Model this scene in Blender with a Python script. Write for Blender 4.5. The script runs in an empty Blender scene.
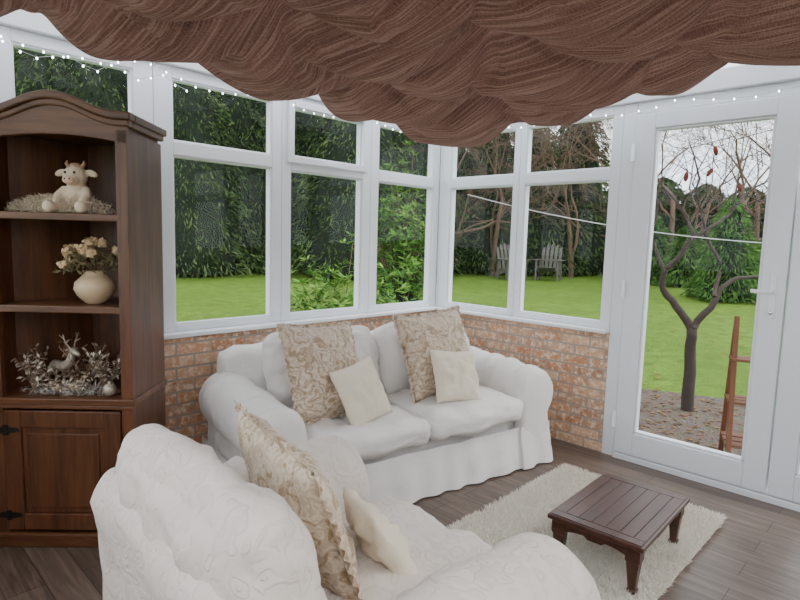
import bpy, bmesh, random, numpy as np
from math import *
from mathutils import Vector, Matrix, noise, Euler
random.seed(7); np.random.seed(7)
D=bpy.data; SC=bpy.context.scene
def link(o):
    SC.collection.objects.link(o); return o
# ------------------------------------------------------------------ sail drape: cloth hung from ceiling hooks, settled by the cloth solver
def sail():
    nx,ny=130,116; X0,X1,Y0,Y1=-3.35,-.37,-.34,-2.95; vs=[];W=nx+1
    BX=[-3.30,-2.80,-2.20,-1.52,-.92,-.37]
    def base(x,y):
        z=2.155+.07*min(1,(-y-.34)/1.2)
        c=max(0,1-hypot((x+.37)/.9,(y+.5)/1.3)); z-=.10*c**.8
        if x>-.9: z+=.05*max(0,min(1,(-y-1.75)/.35))
        return z
    for j in range(ny+1):
        for i in range(nx+1):
            x=X0+(X1-X0)*i/nx; y=Y0+(Y1-Y0)*j/ny
            vs.append((x,y,base(x,y)-.02*abs(noise.noise(Vector((x*1.4,y*1.4,0))))-.03*abs(sin(x*5))))
    fs=[(j*W+i,j*W+i+1,(j+1)*W+i+1,(j+1)*W+i) for j in range(ny) for i in range(nx)]
    me=D.meshes.new('drape'); me.from_pydata(vs,[],fs)
    uv=me.uv_layers.new(name='cloth')
    for l in me.loops:
        v=vs[l.vertex_index]; uv.data[l.index].uv=(v[0]+4,v[1]+4)
    o=link(D.objects.new('fabric_ceiling_drape',me))
    vg=o.vertex_groups.new(name='pin'); pins=[]
    for k,bx in enumerate(BX):
        ys=[-.36,-1.05,-1.95,-2.9] if k%2==0 else [-.36,-.75,-1.5,-2.4,-2.9]
        if k==5: ys=[-.36,-.95,-1.55,-2.15,-2.9]
        for y in ys: pins.append((bx,y))
    for (px,py) in pins:
        i=max(0,min(nx,round((px-X0)/(X1-X0)*nx))); j=max(0,min(ny,round((py-Y0)/(Y1-Y0)*ny)))
        for di in(0,1):
            for dj in (0,1):
                if i+di<=nx and j+dj<=ny: vg.add([(j+dj)*W+i+di],1,'REPLACE')
    for j in range(ny+1): vg.add([j*W],1,'REPLACE')
    for i in range(nx+1): vg.add([ny*W+i],1,'REPLACE')
    m=o.modifiers.new('cloth','CLOTH'); s=m.settings
    s.vertex_group_mass='pin'; s.quality=6; s.mass=.25; s.tension_stiffness=20; s.compression_stiffness=20; s.shear_stiffness=8; s.bending_stiffness=1.6; s.air_damping=4
    s.shrink_min=-.11; s.shrink_max=-.11
    m.collision_settings.use_collision=False; m.collision_settings.use_self_collision=False
    m.point_cache.frame_start=1; m.point_cache.frame_end=60; SC.frame_start=1; SC.frame_end=60
    for f in range(1,51): SC.frame_set(f)
    dg=bpy.context.evaluated_depsgraph_get(); nm=D.meshes.new_from_object(o.evaluated_get(dg))
    o.modifiers.clear(); o.data=nm; SC.frame_set(1)
    nm.polygons.foreach_set('use_smooth',[True]*len(nm.polygons))
    b=o.modifiers.new('sub','SUBSURF'); b.levels=1; b.render_levels=1
    return o
SAIL=sail()
# ------------------------------------------------------------------ materials
class NT:
    def __init__(s,name):
        s.m=D.materials.new(name); s.m.use_nodes=True; s.t=s.m.node_tree; s.t.nodes.clear()
        s.out=s.n('ShaderNodeOutputMaterial')
    def n(s,typ,**kw):
        nd=s.t.nodes.new(typ)
        for k,v in kw.items():
            if hasattr(nd,k): setattr(nd,k,v)
        return nd
    def l(s,a,b): s.t.links.new(a,b)
    def coords(s,kind='Object',scale=(1,1,1),rot=(0,0,0)):
        tc=s.n('ShaderNodeTexCoord'); mp=s.n('ShaderNodeMapping')
        mp.inputs['Scale'].default_value=scale; mp.inputs['Rotation'].default_value=rot
        s.l(tc.outputs[kind],mp.inputs[0]); return mp.outputs[0]
    def noise(s,vec,scale,detail=4,rough=.55,dist=0):
        nd=s.n('ShaderNodeTexNoise'); nd.inputs['Scale'].default_value=scale; nd.inputs['Detail'].default_value=detail
        nd.inputs['Roughness'].default_value=rough; nd.inputs['Distortion'].default_value=dist
        if vec: s.l(vec,nd.inputs['Vector'])
        return nd.outputs['Fac']
    def ramp(s,fac,stops):
        nd=s.n('ShaderNodeValToRGB'); e=nd.color_ramp.elements
        while len(e)<len(stops): e.new(.5)
        for i,(p,c) in enumerate(stops):
            e[i].position=p; e[i].color=(*c,1)
        s.l(fac,nd.inputs[0]); return nd.outputs[0]
    def mix(s,fac,a,b,blend='MIX'):
        nd=s.n('ShaderNodeMix'); nd.data_type='RGBA'; nd.blend_type=blend
        for sock,v in ((nd.inputs[0],fac),(nd.inputs[6],a),(nd.inputs[7],b)):
            if isinstance(v,(int,float)): sock.default_value=v
            elif isinstance(v,tuple): sock.default_value=(*v,1)
            else: s.l(v,sock)
        return nd.outputs[2]
    def bsdf(s,col,rough=.6,metal=0,spec=.5,sheen=0):
        b=s.n('ShaderNodeBsdfPrincipled')
        if isinstance(col,tuple): b.inputs['Base Color'].default_value=(*col,1)
        else: s.l(col,b.inputs['Base Color'])
        if isinstance(rough,(int,float)): b.inputs['Roughness'].default_value=rough
        else: s.l(rough,b.inputs['Roughness'])
        b.inputs['Metallic'].default_value=metal; b.inputs['Specular IOR Level'].default_value=spec
        b.inputs['Sheen Weight'].default_value=sheen
        s.b=b; s.l(b.outputs[0],s.out.inputs[0]); return b
    def bump(s,h,strength=.3,dist=.01):
        bp=s.n('ShaderNodeBump'); bp.inputs['Strength'].default_value=strength; bp.inputs['Distance'].default_value=dist
        s.l(h,bp.inputs['Height']); s.l(bp.outputs[0],s.b.inputs['Normal']); return bp
def simple(name,col,rough=.5,metal=0,spec=.5,var=.12,scale=20,bump=0):
    t=NT(name); v=t.coords(); f=t.noise(v,scale)
    c=t.mix(f,tuple(x*(1-var) for x in col),tuple(min(1,x*(1+var)) for x in col)); t.bsdf(c,rough,metal,spec)
    if bump: t.bump(f,bump,.005)
    return t.m
def mk_wood(name,c0,c1,rough=.4,axis=2,sc=1.0):
    t=NT(name); s=[14*sc]*3; s[axis]=1.2*sc
    v=t.coords(scale=tuple(s)); f=t.noise(v,2.2,6,.6,.6); g=t.noise(v,9,3)
    c=t.ramp(f,[(.3,c0),(.7,c1)]); c=t.mix(g,c,tuple(x*.6 for x in c0)); 
    c=t.mix(.55,c,t.ramp(f,[(.3,c0),(.7,c1)]))
    t.bsdf(c,rough,0,.5); t.bump(f,.12,.003); return t.m
def mk_fabric(name,col,pattern=0,shade=.10,sc=1):
    t=NT(name); v=t.coords()
    big=t.noise(v,5,3); fine=t.noise(v,420*sc,2)
    c=t.mix(big,tuple(x*(1-shade) for x in col),col)
    if pattern:
        vo=t.n('ShaderNodeTexVoronoi'); vo.feature='SMOOTH_F1'; vo.inputs['Scale'].default_value=17
        nz=t.n('ShaderNodeTexNoise'); nz.inputs['Scale'].default_value=14; t.l(v,nz.inputs['Vector'])
        mx=t.mix(.10,v,nz.outputs['Color']); t.l(mx,vo.inputs['Vector'])
        w=t.n('ShaderNodeMath'); w.operation='MULTIPLY'; w.inputs[1].default_value=26; t.l(vo.outputs['Distance'],w.inputs[0])
        sn=t.n('ShaderNodeMath'); sn.operation='SINE'; t.l(w.outputs[0],sn.inputs[0])
        pt=t.ramp(sn.outputs[0],[(.0,(0,0,0)),(.8,(1,1,1))])
        c=t.mix(pt,c,tuple(x*.90 for x in col))
        h=t.mix(.45,pt,t.noise(v,60,4,.6,1))
    else: h=t.mix(.3,t.noise(v,32,5,.6,1.2),fine)
    t.bsdf(c,.95,0,.2,.15); t.bump(h,.7,.004 if pattern else .006); return t.m
def mk_damask(name,c0,c1):
    t=NT(name); v=t.coords()
    nz=t.n('ShaderNodeTexNoise'); nz.inputs['Scale'].default_value=10; nz.inputs['Detail'].default_value=2; t.l(v,nz.inputs['Vector'])
    mx=t.mix(.16,v,nz.outputs['Color'])
    vo=t.n('ShaderNodeTexVoronoi'); vo.feature='SMOOTH_F1'; vo.inputs['Scale'].default_value=9; t.l(mx,vo.inputs['Vector'])
    w=t.n('ShaderNodeMath'); w.operation='MULTIPLY'; w.inputs[1].default_value=38; t.l(vo.outputs['Distance'],w.inputs[0])
    sn=t.n('ShaderNodeMath'); sn.operation='SINE'; t.l(w.outputs[0],sn.inputs[0])
    p=t.ramp(sn.outputs[0],[(.30,(0,0,0)),(.5,(1,1,1))])
    p2=t.ramp(t.noise(v,38,3,.5,1.5),[(.47,(0,0,0)),(.53,(1,1,1))])
    pp=t.mix(.45,p,p2)
    c=t.mix(pp,c0,c1); t.bsdf(c,.7,0,.4,.2); t.bump(pp,.4,.003); return t.m

M={}
M['upvc']=simple('white_upvc',(.80,.83,.88),.3,var=.02)
M['sill']=simple('white_sill',(.84,.87,.90),.25,var=.02)
M['plaster']=simple('cream_plaster',(.62,.58,.52),.85,var=.03)
t=NT('window_glass'); tr=t.n('ShaderNodeBsdfTransparent'); tr.inputs[0].default_value=(.95,.97,.96,1)
gl=t.n('ShaderNodeBsdfGlossy'); gl.inputs['Roughness'].default_value=.02
fr=t.n('ShaderNodeFresnel'); fr.inputs[0].default_value=1.45
mm=t.n('ShaderNodeMixShader'); mu=t.n('ShaderNodeMath'); mu.operation='MULTIPLY'; mu.inputs[1].default_value=.35
t.l(fr.outputs[0],mu.inputs[0]); t.l(mu.outputs[0],mm.inputs[0]); t.l(tr.outputs[0],mm.inputs[1]); t.l(gl.outputs[0],mm.inputs[2]); t.l(mm.outputs[0],t.out.inputs[0]); M['glass']=t.m
t=NT('opal_polycarbonate'); tr=t.n('ShaderNodeBsdfTransparent'); tl=t.n('ShaderNodeBsdfTranslucent'); tl.inputs[0].default_value=(.9,.92,.95,1)
mm=t.n('ShaderNodeMixShader'); mm.inputs[0].default_value=.4; t.l(tr.outputs[0],mm.inputs[1]); t.l(tl.outputs[0],mm.inputs[2]); t.l(mm.outputs[0],t.out.inputs[0]); M['poly']=t.m
# brick
t=NT('brick_slips')
tc=t.n('ShaderNodeTexCoord'); sp=t.n('ShaderNodeSeparateXYZ'); t.l(tc.outputs['Object'],sp.inputs[0])
cb=t.n('ShaderNodeCombineXYZ'); t.l(sp.outputs[0],cb.inputs[0]); t.l(sp.outputs[2],cb.inputs[1])
br=t.n('ShaderNodeTexBrick'); t.l(cb.outputs[0],br.inputs['Vector']); br.inputs['Scale'].default_value=1
br.inputs['Brick Width'].default_value=.20; br.inputs['Row Height'].default_value=.066; br.inputs['Mortar Size'].default_value=.006; br.inputs['Mortar Smooth'].default_value=.2
br.inputs['Color1'].default_value=(.0,.0,.0,1); br.inputs['Color2'].default_value=(1,1,1,1); br.inputs['Mortar'].default_value=(.5,.5,.5,1); br.inputs['Bias'].default_value=0
tint=t.ramp(br.outputs['Color'],[(.0,(.52,.23,.125)),(.35,(.63,.34,.20)),(.65,(.71,.47,.31)),(1,(.43,.22,.14))])
v=t.coords(); n1=t.noise(v,24,5,.7); n2=t.noise(v,60,4,.6)
c=t.mix(t.ramp(n1,[(.47,(0,0,0)),(.61,(1,1,1))]),tint,(.84,.68,.53)); c=t.mix(t.ramp(n2,[(.56,(0,0,0)),(.74,(1,1,1))]),c,(.32,.16,.10))
c=t.mix(br.outputs['Fac'],c,(.42,.36,.31)); t.bsdf(c,.9,0,.2)
h=t.mix(br.outputs['Fac'],t.mix(.3,(.7,.7,.7),n1),(0,0,0)); t.bump(h,.8,.014); M['brick']=t.m
# floor laminate, planks along Y
t=NT('laminate_floor'); v=t.coords(rot=(0,0,radians(90)))
br=t.n('ShaderNodeTexBrick'); t.l(v,br.inputs['Vector']); br.inputs['Scale'].default_value=1; br.inputs['Brick Width'].default_value=1.2; br.inputs['Row Height'].default_value=.125
br.inputs['Mortar Size'].default_value=.0015; br.inputs['Color1'].default_value=(0,0,0,1); br.inputs['Color2'].default_value=(1,1,1,1); br.inputs['Mortar'].default_value=(.5,.5,.5,1)
v2=t.coords(scale=(16,1.0,1)); g=t.noise(v2,2.5,7,.65,.8)
c=t.ramp(g,[(.25,(.036,.024,.018)),(.5,(.118,.083,.064)),(.75,(.245,.185,.148))]); c=t.mix(.2,c,t.ramp(br.outputs['Color'],[(0,(.06,.041,.032)),(1,(.25,.19,.15))]))
c=t.mix(br.outputs['Fac'],c,(.02,.014,.01)); t.bsdf(c,.34,0,.45); t.bump(g,.08,.002); M['floor']=t.m
M['white']=mk_fabric('white_slipcover',(.85,.82,.79),0)
M['whitepat']=mk_fabric('matelasse_slipcover',(.74,.66,.60),1)
M['cream']=mk_fabric('cream_cotton',(.82,.73,.58),0)
M['damask']=mk_damask('damask_fabric',(.64,.53,.42),(.34,.24,.155))
M['damask2']=mk_damask('gold_damask_fabric',(.70,.59,.46),(.40,.27,.15))
M['wood']=mk_wood('dark_pine',(.060,.021,.009),(.17,.066,.028),.38,2)
M['woodh']=mk_wood('dark_pine_flat',(.070,.025,.010),(.20,.082,.035),.38,0)
M['table']=mk_wood('mahogany',(.040,.014,.009),(.11,.044,.028),.3,0)
M['iron']=simple('black_iron',(.02,.02,.02),.5,.6)
M['chrome']=simple('chrome',(.7,.7,.7),.2,1)
M['ceramic']=simple('cream_ceramic',(.56,.42,.26),.35,var=.25,scale=12)
M['plushw']=simple('beige_plush',(.66,.53,.39),.95,bump=.6,scale=150)
M['plusht']=simple('tan_plush',(.42,.25,.14),.95,bump=.5,scale=150)
M['pink']=simple('pink_plush',(.62,.40,.30),.9)
M['black']=simple('black_bead',(.01,.01,.01),.2)
M['tinsel']=simple('silver_tinsel',(.52,.48,.43),.35,.5)
M['straw']=simple('pale_tinsel',(.62,.52,.40),.5,.2)
M['petal']=simple('cream_petal',(.60,.44,.25),.8,var=.35,scale=60)
M['silver']=simple('champagne_glitter',(.42,.36,.29),.4,.4,scale=90,var=.4)
M['twig']=simple('dried_twig',(.20,.13,.08),.8)
M['drygreen']=simple('dried_leaf',(.16,.13,.06),.8)
# sail fabric: woven slub stripes in cloth space
t=NT('sail_fabric'); v=t.coords('UV',(14,.15,0)); f=t.noise(v,1.0,1,.5,0); v3=t.coords('UV',(120,3.0,0)); f3=t.noise(v3,1.0,1,.6); v4=t.coords('UV',(60,260,0)); f2=t.noise(v4,1.0,2)
c=t.ramp(f,[(.36,(.105,.048,.036)),(.50,(.150,.074,.056)),(.64,(.20,.108,.084))]); c=t.mix(.42,c,t.ramp(f3,[(.38,(.05,.022,.017)),(.5,(.16,.080,.060)),(.62,(.38,.25,.20))]))
c=t.mix(.28,c,t.ramp(f2,[(.36,(.045,.022,.017)),(.64,(.30,.18,.145))]))
b=t.bsdf(c,.9,0,.1); t.bump(t.mix(.5,f3,f2),.25,.003)
tl=t.n('ShaderNodeBsdfTranslucent'); t.l(c,tl.inputs[0]); mm=t.n('ShaderNodeMixShader'); mm.inputs[0].default_value=.20
t.l(b.outputs[0],mm.inputs[1]); t.l(tl.outputs[0],mm.inputs[2]); t.l(mm.outputs[0],t.out.inputs[0]); M['sail']=t.m
SAIL.data.materials.clear(); SAIL.data.materials.append(M['sail'])
t=NT('led_bulb'); e=t.n('ShaderNodeEmission'); e.inputs[0].default_value=(.85,.93,1,1); e.inputs[1].default_value=14; t.l(e.outputs[0],t.out.inputs[0]); M['led']=t.m
t=NT('added_fill_glow'); e=t.n('ShaderNodeEmission'); e.inputs[0].default_value=(1,.93,.84,1); e.inputs[1].default_value=3; t.l(e.outputs[0],t.out.inputs[0]); M['fill_glow']=t.m  # glow of the added interior fill, out of view
M['wire']=simple('clear_wire',(.5,.52,.5),.4)
# garden
t=NT('lawn_grass'); v=t.coords(); a=t.noise(v,.5,4); b_=t.noise(v,5,7,.75); c_=t.noise(v,60,3,.7)
c=t.ramp(a,[(.3,(.085,.170,.018)),(.7,(.15,.26,.032))]); c=t.mix(t.ramp(b_,[(.42,(0,0,0)),(.66,(1,1,1))]),c,(.050,.095,.014)); c=t.mix(t.ramp(c_,[(.35,(0,0,0)),(.7,(.7,.7,.7))]),c,(.19,.29,.055))
t.bsdf(c,.9,0,.1); t.bump(c_,.8,.03); M['lawn']=t.m
t=NT('gravel'); v=t.coords(); vo=t.n('ShaderNodeTexVoronoi'); vo.inputs['Scale'].default_value=38; t.l(v,vo.inputs['Vector'])
c=t.mix(.6,(.16,.125,.10),vo.outputs['Color'],'MULTIPLY'); c=t.mix(t.ramp(t.noise(v,6,5,.7),[(.4,(0,0,0)),(.6,(1,1,1))]),c,(.095,.065,.045)); t.bsdf(c,.9); t.bump(vo.outputs['Distance'],.8,.02); M['gravel']=t.m
def mk_leaf(name,c0,c1,c2,trans=.25):
    t=NT(name); g=t.n('ShaderNodeNewGeometry'); v=t.coords()
    f=t.noise(v,.8,3); m_=t.n('ShaderNodeMath'); m_.operation='ADD'; t.l(f,m_.inputs[0]); 
    m2=t.n('ShaderNodeMath'); m2.operation='MULTIPLY_ADD'; t.l(g.outputs['Random Per Island'],m2.inputs[0]); m2.inputs[1].default_value=.7; m2.inputs[2].default_value=-.35
    t.l(m2.outputs[0],m_.inputs[1]); c=t.ramp(m_.outputs[0],[(.2,c0),(.5,c1),(.85,c2)])
    b=t.bsdf(c,.75,0,.2); tl=t.n('ShaderNodeBsdfTranslucent'); t.l(c,tl.inputs[0]); mm=t.n('ShaderNodeMixShader'); mm.inputs[0].default_value=trans
    t.l(b.outputs[0],mm.inputs[1]); t.l(tl.outputs[0],mm.inputs[2]); t.l(mm.outputs[0],t.out.inputs[0]); return t.m
M['conifer']=mk_leaf('conifer_foliage',(.018,.035,.014),(.052,.090,.030),(.125,.18,.06))
M['cypress']=mk_leaf('cypress_foliage',(.035,.09,.02),(.075,.17,.035),(.14,.26,.06))
M['bush']=mk_leaf('shrub_foliage',(.03,.09,.012),(.08,.20,.025),(.20,.34,.06))
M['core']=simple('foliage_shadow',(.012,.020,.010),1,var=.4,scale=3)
M['dead']=mk_leaf('fallen_leaf',(.10,.05,.02),(.20,.10,.04),(.30,.17,.08))
M['bark']=simple('bark',(.15,.095,.066),.95,var=.4,scale=30,bump=.8)
M['barkd']=simple('dark_bark',(.050,.036,.028),.95,var=.4,scale=40,bump=.8)
M['sumac']=simple('sumac_red',(.13,.022,.018),.9,bump=.8,scale=120)
M['greywood']=simple('weathered_wood',(.10,.092,.08),.85)
M['redwood']=simple('stained_wood',(.16,.06,.025),.7)
M['rope']=simple('washing_line',(.75,.75,.75),.6)
M['rug']=mk_leaf('shag_wool',(.76,.70,.60),(.88,.84,.75),(.93,.91,.85),.2)

# ------------------------------------------------------------------ mesh builder
class MB:
    def __init__(s): s.v=[];s.f=[];s.m=[];s.smooth=[]
    def add(s,vs,fs,mi=0,sm=False):
        o=len(s.v); s.v+= [tuple(v) for v in vs]; s.f+=[tuple(i+o for i in f) for f in fs]; s.m+=[mi]*len(fs); s.smooth+=[sm]*len(fs)
    def box(s,x0,x1,y0,y1,z0,z1,mi=0):
        vs=[(x0,y0,z0),(x1,y0,z0),(x1,y1,z0),(x0,y1,z0),(x0,y0,z1),(x1,y0,z1),(x1,y1,z1),(x0,y1,z1)]
        s.add(vs,[(0,3,2,1),(4,5,6,7),(0,1,5,4),(1,2,6,5),(2,3,7,6),(3,0,4,7)],mi)
    def obox(s,c,size,R,mi=0):
        hx,hy,hz=[k/2 for k in size]; R=R.to_3x3() if hasattr(R,'to_3x3') else R; c=Vector(c)
        vs=[c+R@Vector((a*hx,b*hy,d*hz)) for d in(-1,1) for a,b in((-1,-1),(1,-1),(1,1),(-1,1))]
        s.add(vs,[(0,3,2,1),(4,5,6,7),(0,1,5,4),(1,2,6,5),(2,3,7,6),(3,0,4,7)],mi)
    def prism(s,poly,h0,h1,axis='z',mi=0):
        n=len(poly)
        f={'z':lambda p,h:(p[0],p[1],h),'y':lambda p,h:(p[0],h,p[1]),'x':lambda p,h:(h,p[0],p[1])}[axis]
        vs=[f(p,h0) for p in poly]+[f(p,h1) for p in poly]
        s.add(vs,[tuple(range(n))[::-1],tuple(range(n,2*n))]+[(i,(i+1)%n,n+(i+1)%n,n+i) for i in range(n)],mi)
    def lathe(s,prof,seg=24,c=(0,0,0),mi=0):
        vs=[];fs=[]
        for r,z in prof:
            for k in range(seg): a=2*pi*k/seg; vs.append((c[0]+r*cos(a),c[1]+r*sin(a),c[2]+z))
        for i in range(len(prof)-1):
            for k in range(seg): fs.append((i*seg+k,i*seg+(k+1)%seg,(i+1)*seg+(k+1)%seg,(i+1)*seg+k))
        fs.append(tuple(range(seg))[::-1]); fs.append(tuple((len(prof)-1)*seg+k for k in range(seg)))
        s.add(vs,fs,mi,True)
    def tube(s,pts,rad,seg=6,mi=0):
        pts=[Vector(p) for p in pts]; n=len(pts)
        if isinstance(rad,(int,float)): rad=[rad]*n
        vs=[];ref=Vector((0.13,.31,.94))
        for i,p in enumerate(pts):
            d=(pts[min(i+1,n-1)]-pts[max(i-1,0)]).normalized()
            a=d.cross(ref)
            if a.length<.05: a=d.cross(Vector((1,0,0)))
            a.normalize(); b=d.cross(a)
            for k in range(seg):
                t_=2*pi*k/seg; vs.append(p+(a*cos(t_)+b*sin(t_))*rad[i])
        fs=[]
        for i in range(n-1):
            for k in range(seg): fs.append((i*seg+k,i*seg+(k+1)%seg,(i+1)*seg+(k+1)%seg,(i+1)*seg+k))
        fs.append(tuple(range(seg))); fs.append(tuple((n-1)*seg+k for k in range(seg)))
        s.add(vs,fs,mi,True)
    def ell(s,c,r,mi=0,R=None,seg=14,rings=9):
        vs=[];fs=[];c=Vector(c)
        for i in range(rings+1):
            ph=pi*i/rings
            for k in range(seg):
                th=2*pi*k/seg; p=Vector((r[0]*sin(ph)*cos(th),r[1]*sin(ph)*sin(th),r[2]*cos(ph)))
                if R is not None: p=R@p
                vs.append(c+p)
        for i in range(rings):
            for k in range(seg): fs.append((i*seg+k,(i+1)*seg+k,(i+1)*seg+(k+1)%seg,i*seg+(k+1)%seg))
        s.add(vs,fs,mi,True)
    def build(s,name,mats,parent=None,loc=(0,0,0),rot=(0,0,0),bevel=0,sub=0,merge=False,bseg=2):
        me=D.meshes.new(name); me.from_pydata(s.v,[],s.f)
        for m in (mats if isinstance(mats,(list,tuple)) else [mats]): me.materials.append(m)
        me.polygons.foreach_set('material_index',s.m); me.polygons.foreach_set('use_smooth',s.smooth); me.update()
        if merge:
            bm=bmesh.new(); bm.from_mesh(me); bmesh.ops.remove_doubles(bm,verts=bm.verts,dist=merge); bmesh.ops.recalc_face_normals(bm,faces=bm.faces); bm.to_mesh(me); bm.free()
        o=link(D.objects.new(name,me)); o.location=loc; o.rotation_euler=rot
        if parent: o.parent=parent
        if bevel:
            b=o.modifiers.new('bevel','BEVEL'); b.width=bevel; b.segments=bseg; b.limit_method='ANGLE'
        if sub:
            b=o.modifiers.new('sub','SUBSURF'); b.levels=sub; b.render_levels=sub
        return o
def root(name,loc=(0,0,0),rz=0,sc=1):
    o=D.objects.new(name,None); link(o); o.location=loc; o.rotation_euler=(0,0,rz); o.empty_display_size=.1; o.scale=(sc,sc,sc); return o
def fbm(p,sc,seed=0,oct=3):
    return noise.fractal(Vector(p)*sc+Vector((seed*7.3,seed*3.1,seed*5.7)),1.0,2.0,oct)
def quads_mesh(name,P,U,V,mat,parent=None,loc=(0,0,0)):
    n=len(P); vs=np.empty((n,4,3)); vs[:,0]=P-U; vs[:,1]=P+V*.8+U*.1; vs[:,2]=P+U; vs[:,3]=P-V*.8+U*.1
    me=D.meshes.new(name); me.vertices.add(4*n); me.vertices.foreach_set('co',vs.reshape(-1).astype('f'))
    me.loops.add(4*n); me.loops.foreach_set('vertex_index',np.arange(4*n,dtype='i')); me.polygons.add(n)
    me.polygons.foreach_set('loop_start',np.arange(0,4*n,4,dtype='i')); me.polygons.foreach_set('loop_total',np.full(n,4,dtype='i'))
    me.materials.append(mat); me.update(calc_edges=True); o=link(D.objects.new(name,me)); o.location=loc
    if parent: o.parent=parent
    return o
def rnd_dirs(n):
    a=np.random.normal(size=(n,3)); return a/np.linalg.norm(a,axis=1,keepdims=True)

# ------------------------------------------------------------------ soft shapes
def roundbox(mb,c,h,r,n=12,fn=None,R=None,mi=0,puff=(0,0,0),wr=.006,seed=0,wsc=6):
    bm=bmesh.new(); bmesh.ops.create_cube(bm,size=2); bmesh.ops.subdivide_edges(bm,edges=bm.edges,cuts=n,use_grid_fill=True)
    bm.verts.ensure_lookup_table(); vs=[]
    for v in bm.verts:
        p=v.co; q=Vector([p[i]*h[i] for i in range(3)]); cl=Vector([max(-(h[i]-r),min(h[i]-r,q[i])) for i in range(3)])
        d=q-cl
        if d.length>0: d=d.normalized()*r
        q=cl+d
        for i in range(3):
            j,k=(i+1)%3,(i+2)%3
            q[i]+=puff[i]*p[i]*(1-p[j]**2)*(1-p[k]**2)
        nn=d.normalized() if d.length>0 else Vector((0,0,1))
        q+=nn*wr*(fbm(q,wsc,seed)+.6*fbm((q.x*3,q.y*.7,q.z*3),wsc,seed+3)-1.1*abs(noise.noise(Vector((q.x*5+seed,q.y*9,q.z*9)))))
        if fn: q=fn(q)
        if R is not None: q=R@q
        vs.append(q+Vector(c))
    fs=[[v.index for v in f.verts] for f in bm.faces]; bm.free(); mb.add(vs,fs,mi,True)
def pillow(name,w,h,t,mat,loc,rot,flange=.0,seed=1,n=26,parent=None,trim=None):
    mb=MB(); N=n+1
    def pt(u,v,s):
        x=w/2*u*(1-.07*(1-v*v)); z=h/2*v*(1-.07*(1-u*u))
        th=t/2*(max(0,(1-u**4)*(1-v**4)))**.55*(.8+.2*(1-u*u)*(1-v*v))
        wv=.014*fbm((u*1.5,v*1.5,s),1.6,seed)*(1-u**8)*(1-v**8)
        return (x,s*th+wv*1.5,z)
    for s in(-1,1):
        vs=[pt(-1+2*i/n,-1+2*j/n,s) for j in range(N) for i in range(N)]
        fs=[((j*N+i),(j*N+i+1),((j+1)*N+i+1),((j+1)*N+i)) for j in range(n) for i in range(n)]
        if s>0: fs=[f[::-1] for f in fs]
        mb.add(vs,fs,0,True)
    if flange:
        per=[(-1+2*i/60,-1) for i in range(60)]+[(1,-1+2*i/60) for i in range(60)]+[(1-2*i/60,1) for i in range(60)]+[(-1,1-2*i/60) for i in range(60)]
        vs=[];m=len(per)
        for k,(u,v) in enumerate(per):
            p=Vector(pt(u,v,0)); o=Vector((u,0,v)); 
            if abs(u)<1: o.x*=.15
            if abs(v)<1: o.z*=.15
            o.normalize()
            for q in range(3):
                vs.append(p+o*flange*q/2+Vector((0,(.006*q/2)*sin(k*1.35)+.004*q*fbm((u,v,0),3,seed),0)))
        fs=[(k*3+q,((k+1)%m)*3+q,((k+1)%m)*3+q+1,k*3+q+1) for k in range(m) for q in range(2)]
        mb.add(vs,fs,1 if trim else 0,True)
    return mb.build(name,[mat,trim] if trim else mat,loc=loc,rot=rot,merge=.0008,parent=parent)
def loft_arm(mb,prof,y0,y1,cz,seed,rise=.03,mirror=1,xo=0,er=.05,mi=0):
    P=[Vector((p[0],p[1])) for p in prof]; L=[0]
    for i in range(len(P)-1): L.append(L[-1]+(P[i+1]-P[i]).length)
    n=64; R=[]
    for k in range(n):
        s=L[-1]*k/(n-1); i=max(j for j in range(len(L)) if L[j]<=s+1e-9); i=min(i,len(P)-2)
        R.append(P[i].lerp(P[i+1],(s-L[i])/(L[i+1]-L[i])))
    N=40
    ys=[(y0+er*(1-cos(a_)),1-er*(1-sin(a_))/.18) for a_ in [radians(x) for x in (0,22,45,68,90)]]+[(y0+er+(y1-y0-2*er)*k/N,1) for k in range(1,N)]+[(y1-er*(1-cos(a_)),1-er*(1-sin(a_))/.18) for a_ in [radians(x) for x in (90,68,45,22,0)]]
    C=Vector((0,cz)); vs=[]
    for (y,s) in ys:
        for k,q in enumerate(R):
            p=C+(q-C)*s; f=(y-y0)/(y1-y0)
            z=p.y+(rise*f if p.y>.2 else 0)
            d=(q-C).normalized()
            w=.010*fbm((p.x*.6+xo,y,z),7,seed)+.012*fbm((p.x*.3+xo,y*4,z*.6),5,seed+2)-.014*abs(noise.noise(Vector((p.x*2+seed,y*16,z*4))))
            vs.append((xo+mirror*(p.x+d.x*w),y,z+d.y*w))
    m=len(ys); fs=[]
    for i in range(m-1):
        for k in range(n-1): fs.append((i*n+k,i*n+k+1,(i+1)*n+k+1,(i+1)*n+k))
        fs.append((i*n+n-1,i*n,(i+1)*n,(i+1)*n+n-1))
    for i,yy in ((0,y0-.010),(m-1,y1+.01)):
        base=len(vs)
        for k in range(n):
            v=Vector(vs[i*n+k]); vs.append(tuple(v.lerp(Vector((xo+mirror*.01,yy,cz+.03)),.45)))
        c=len(vs); vs.append((xo+mirror*.01,yy,cz+.03))
        for k in range(n):
            k2=(k+1)%n; fs.append((i*n+k,i*n+k2,base+k2,base+k)); fs.append((base+k,base+k2,c))
    mb.add(vs,fs,mi,True)
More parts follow.
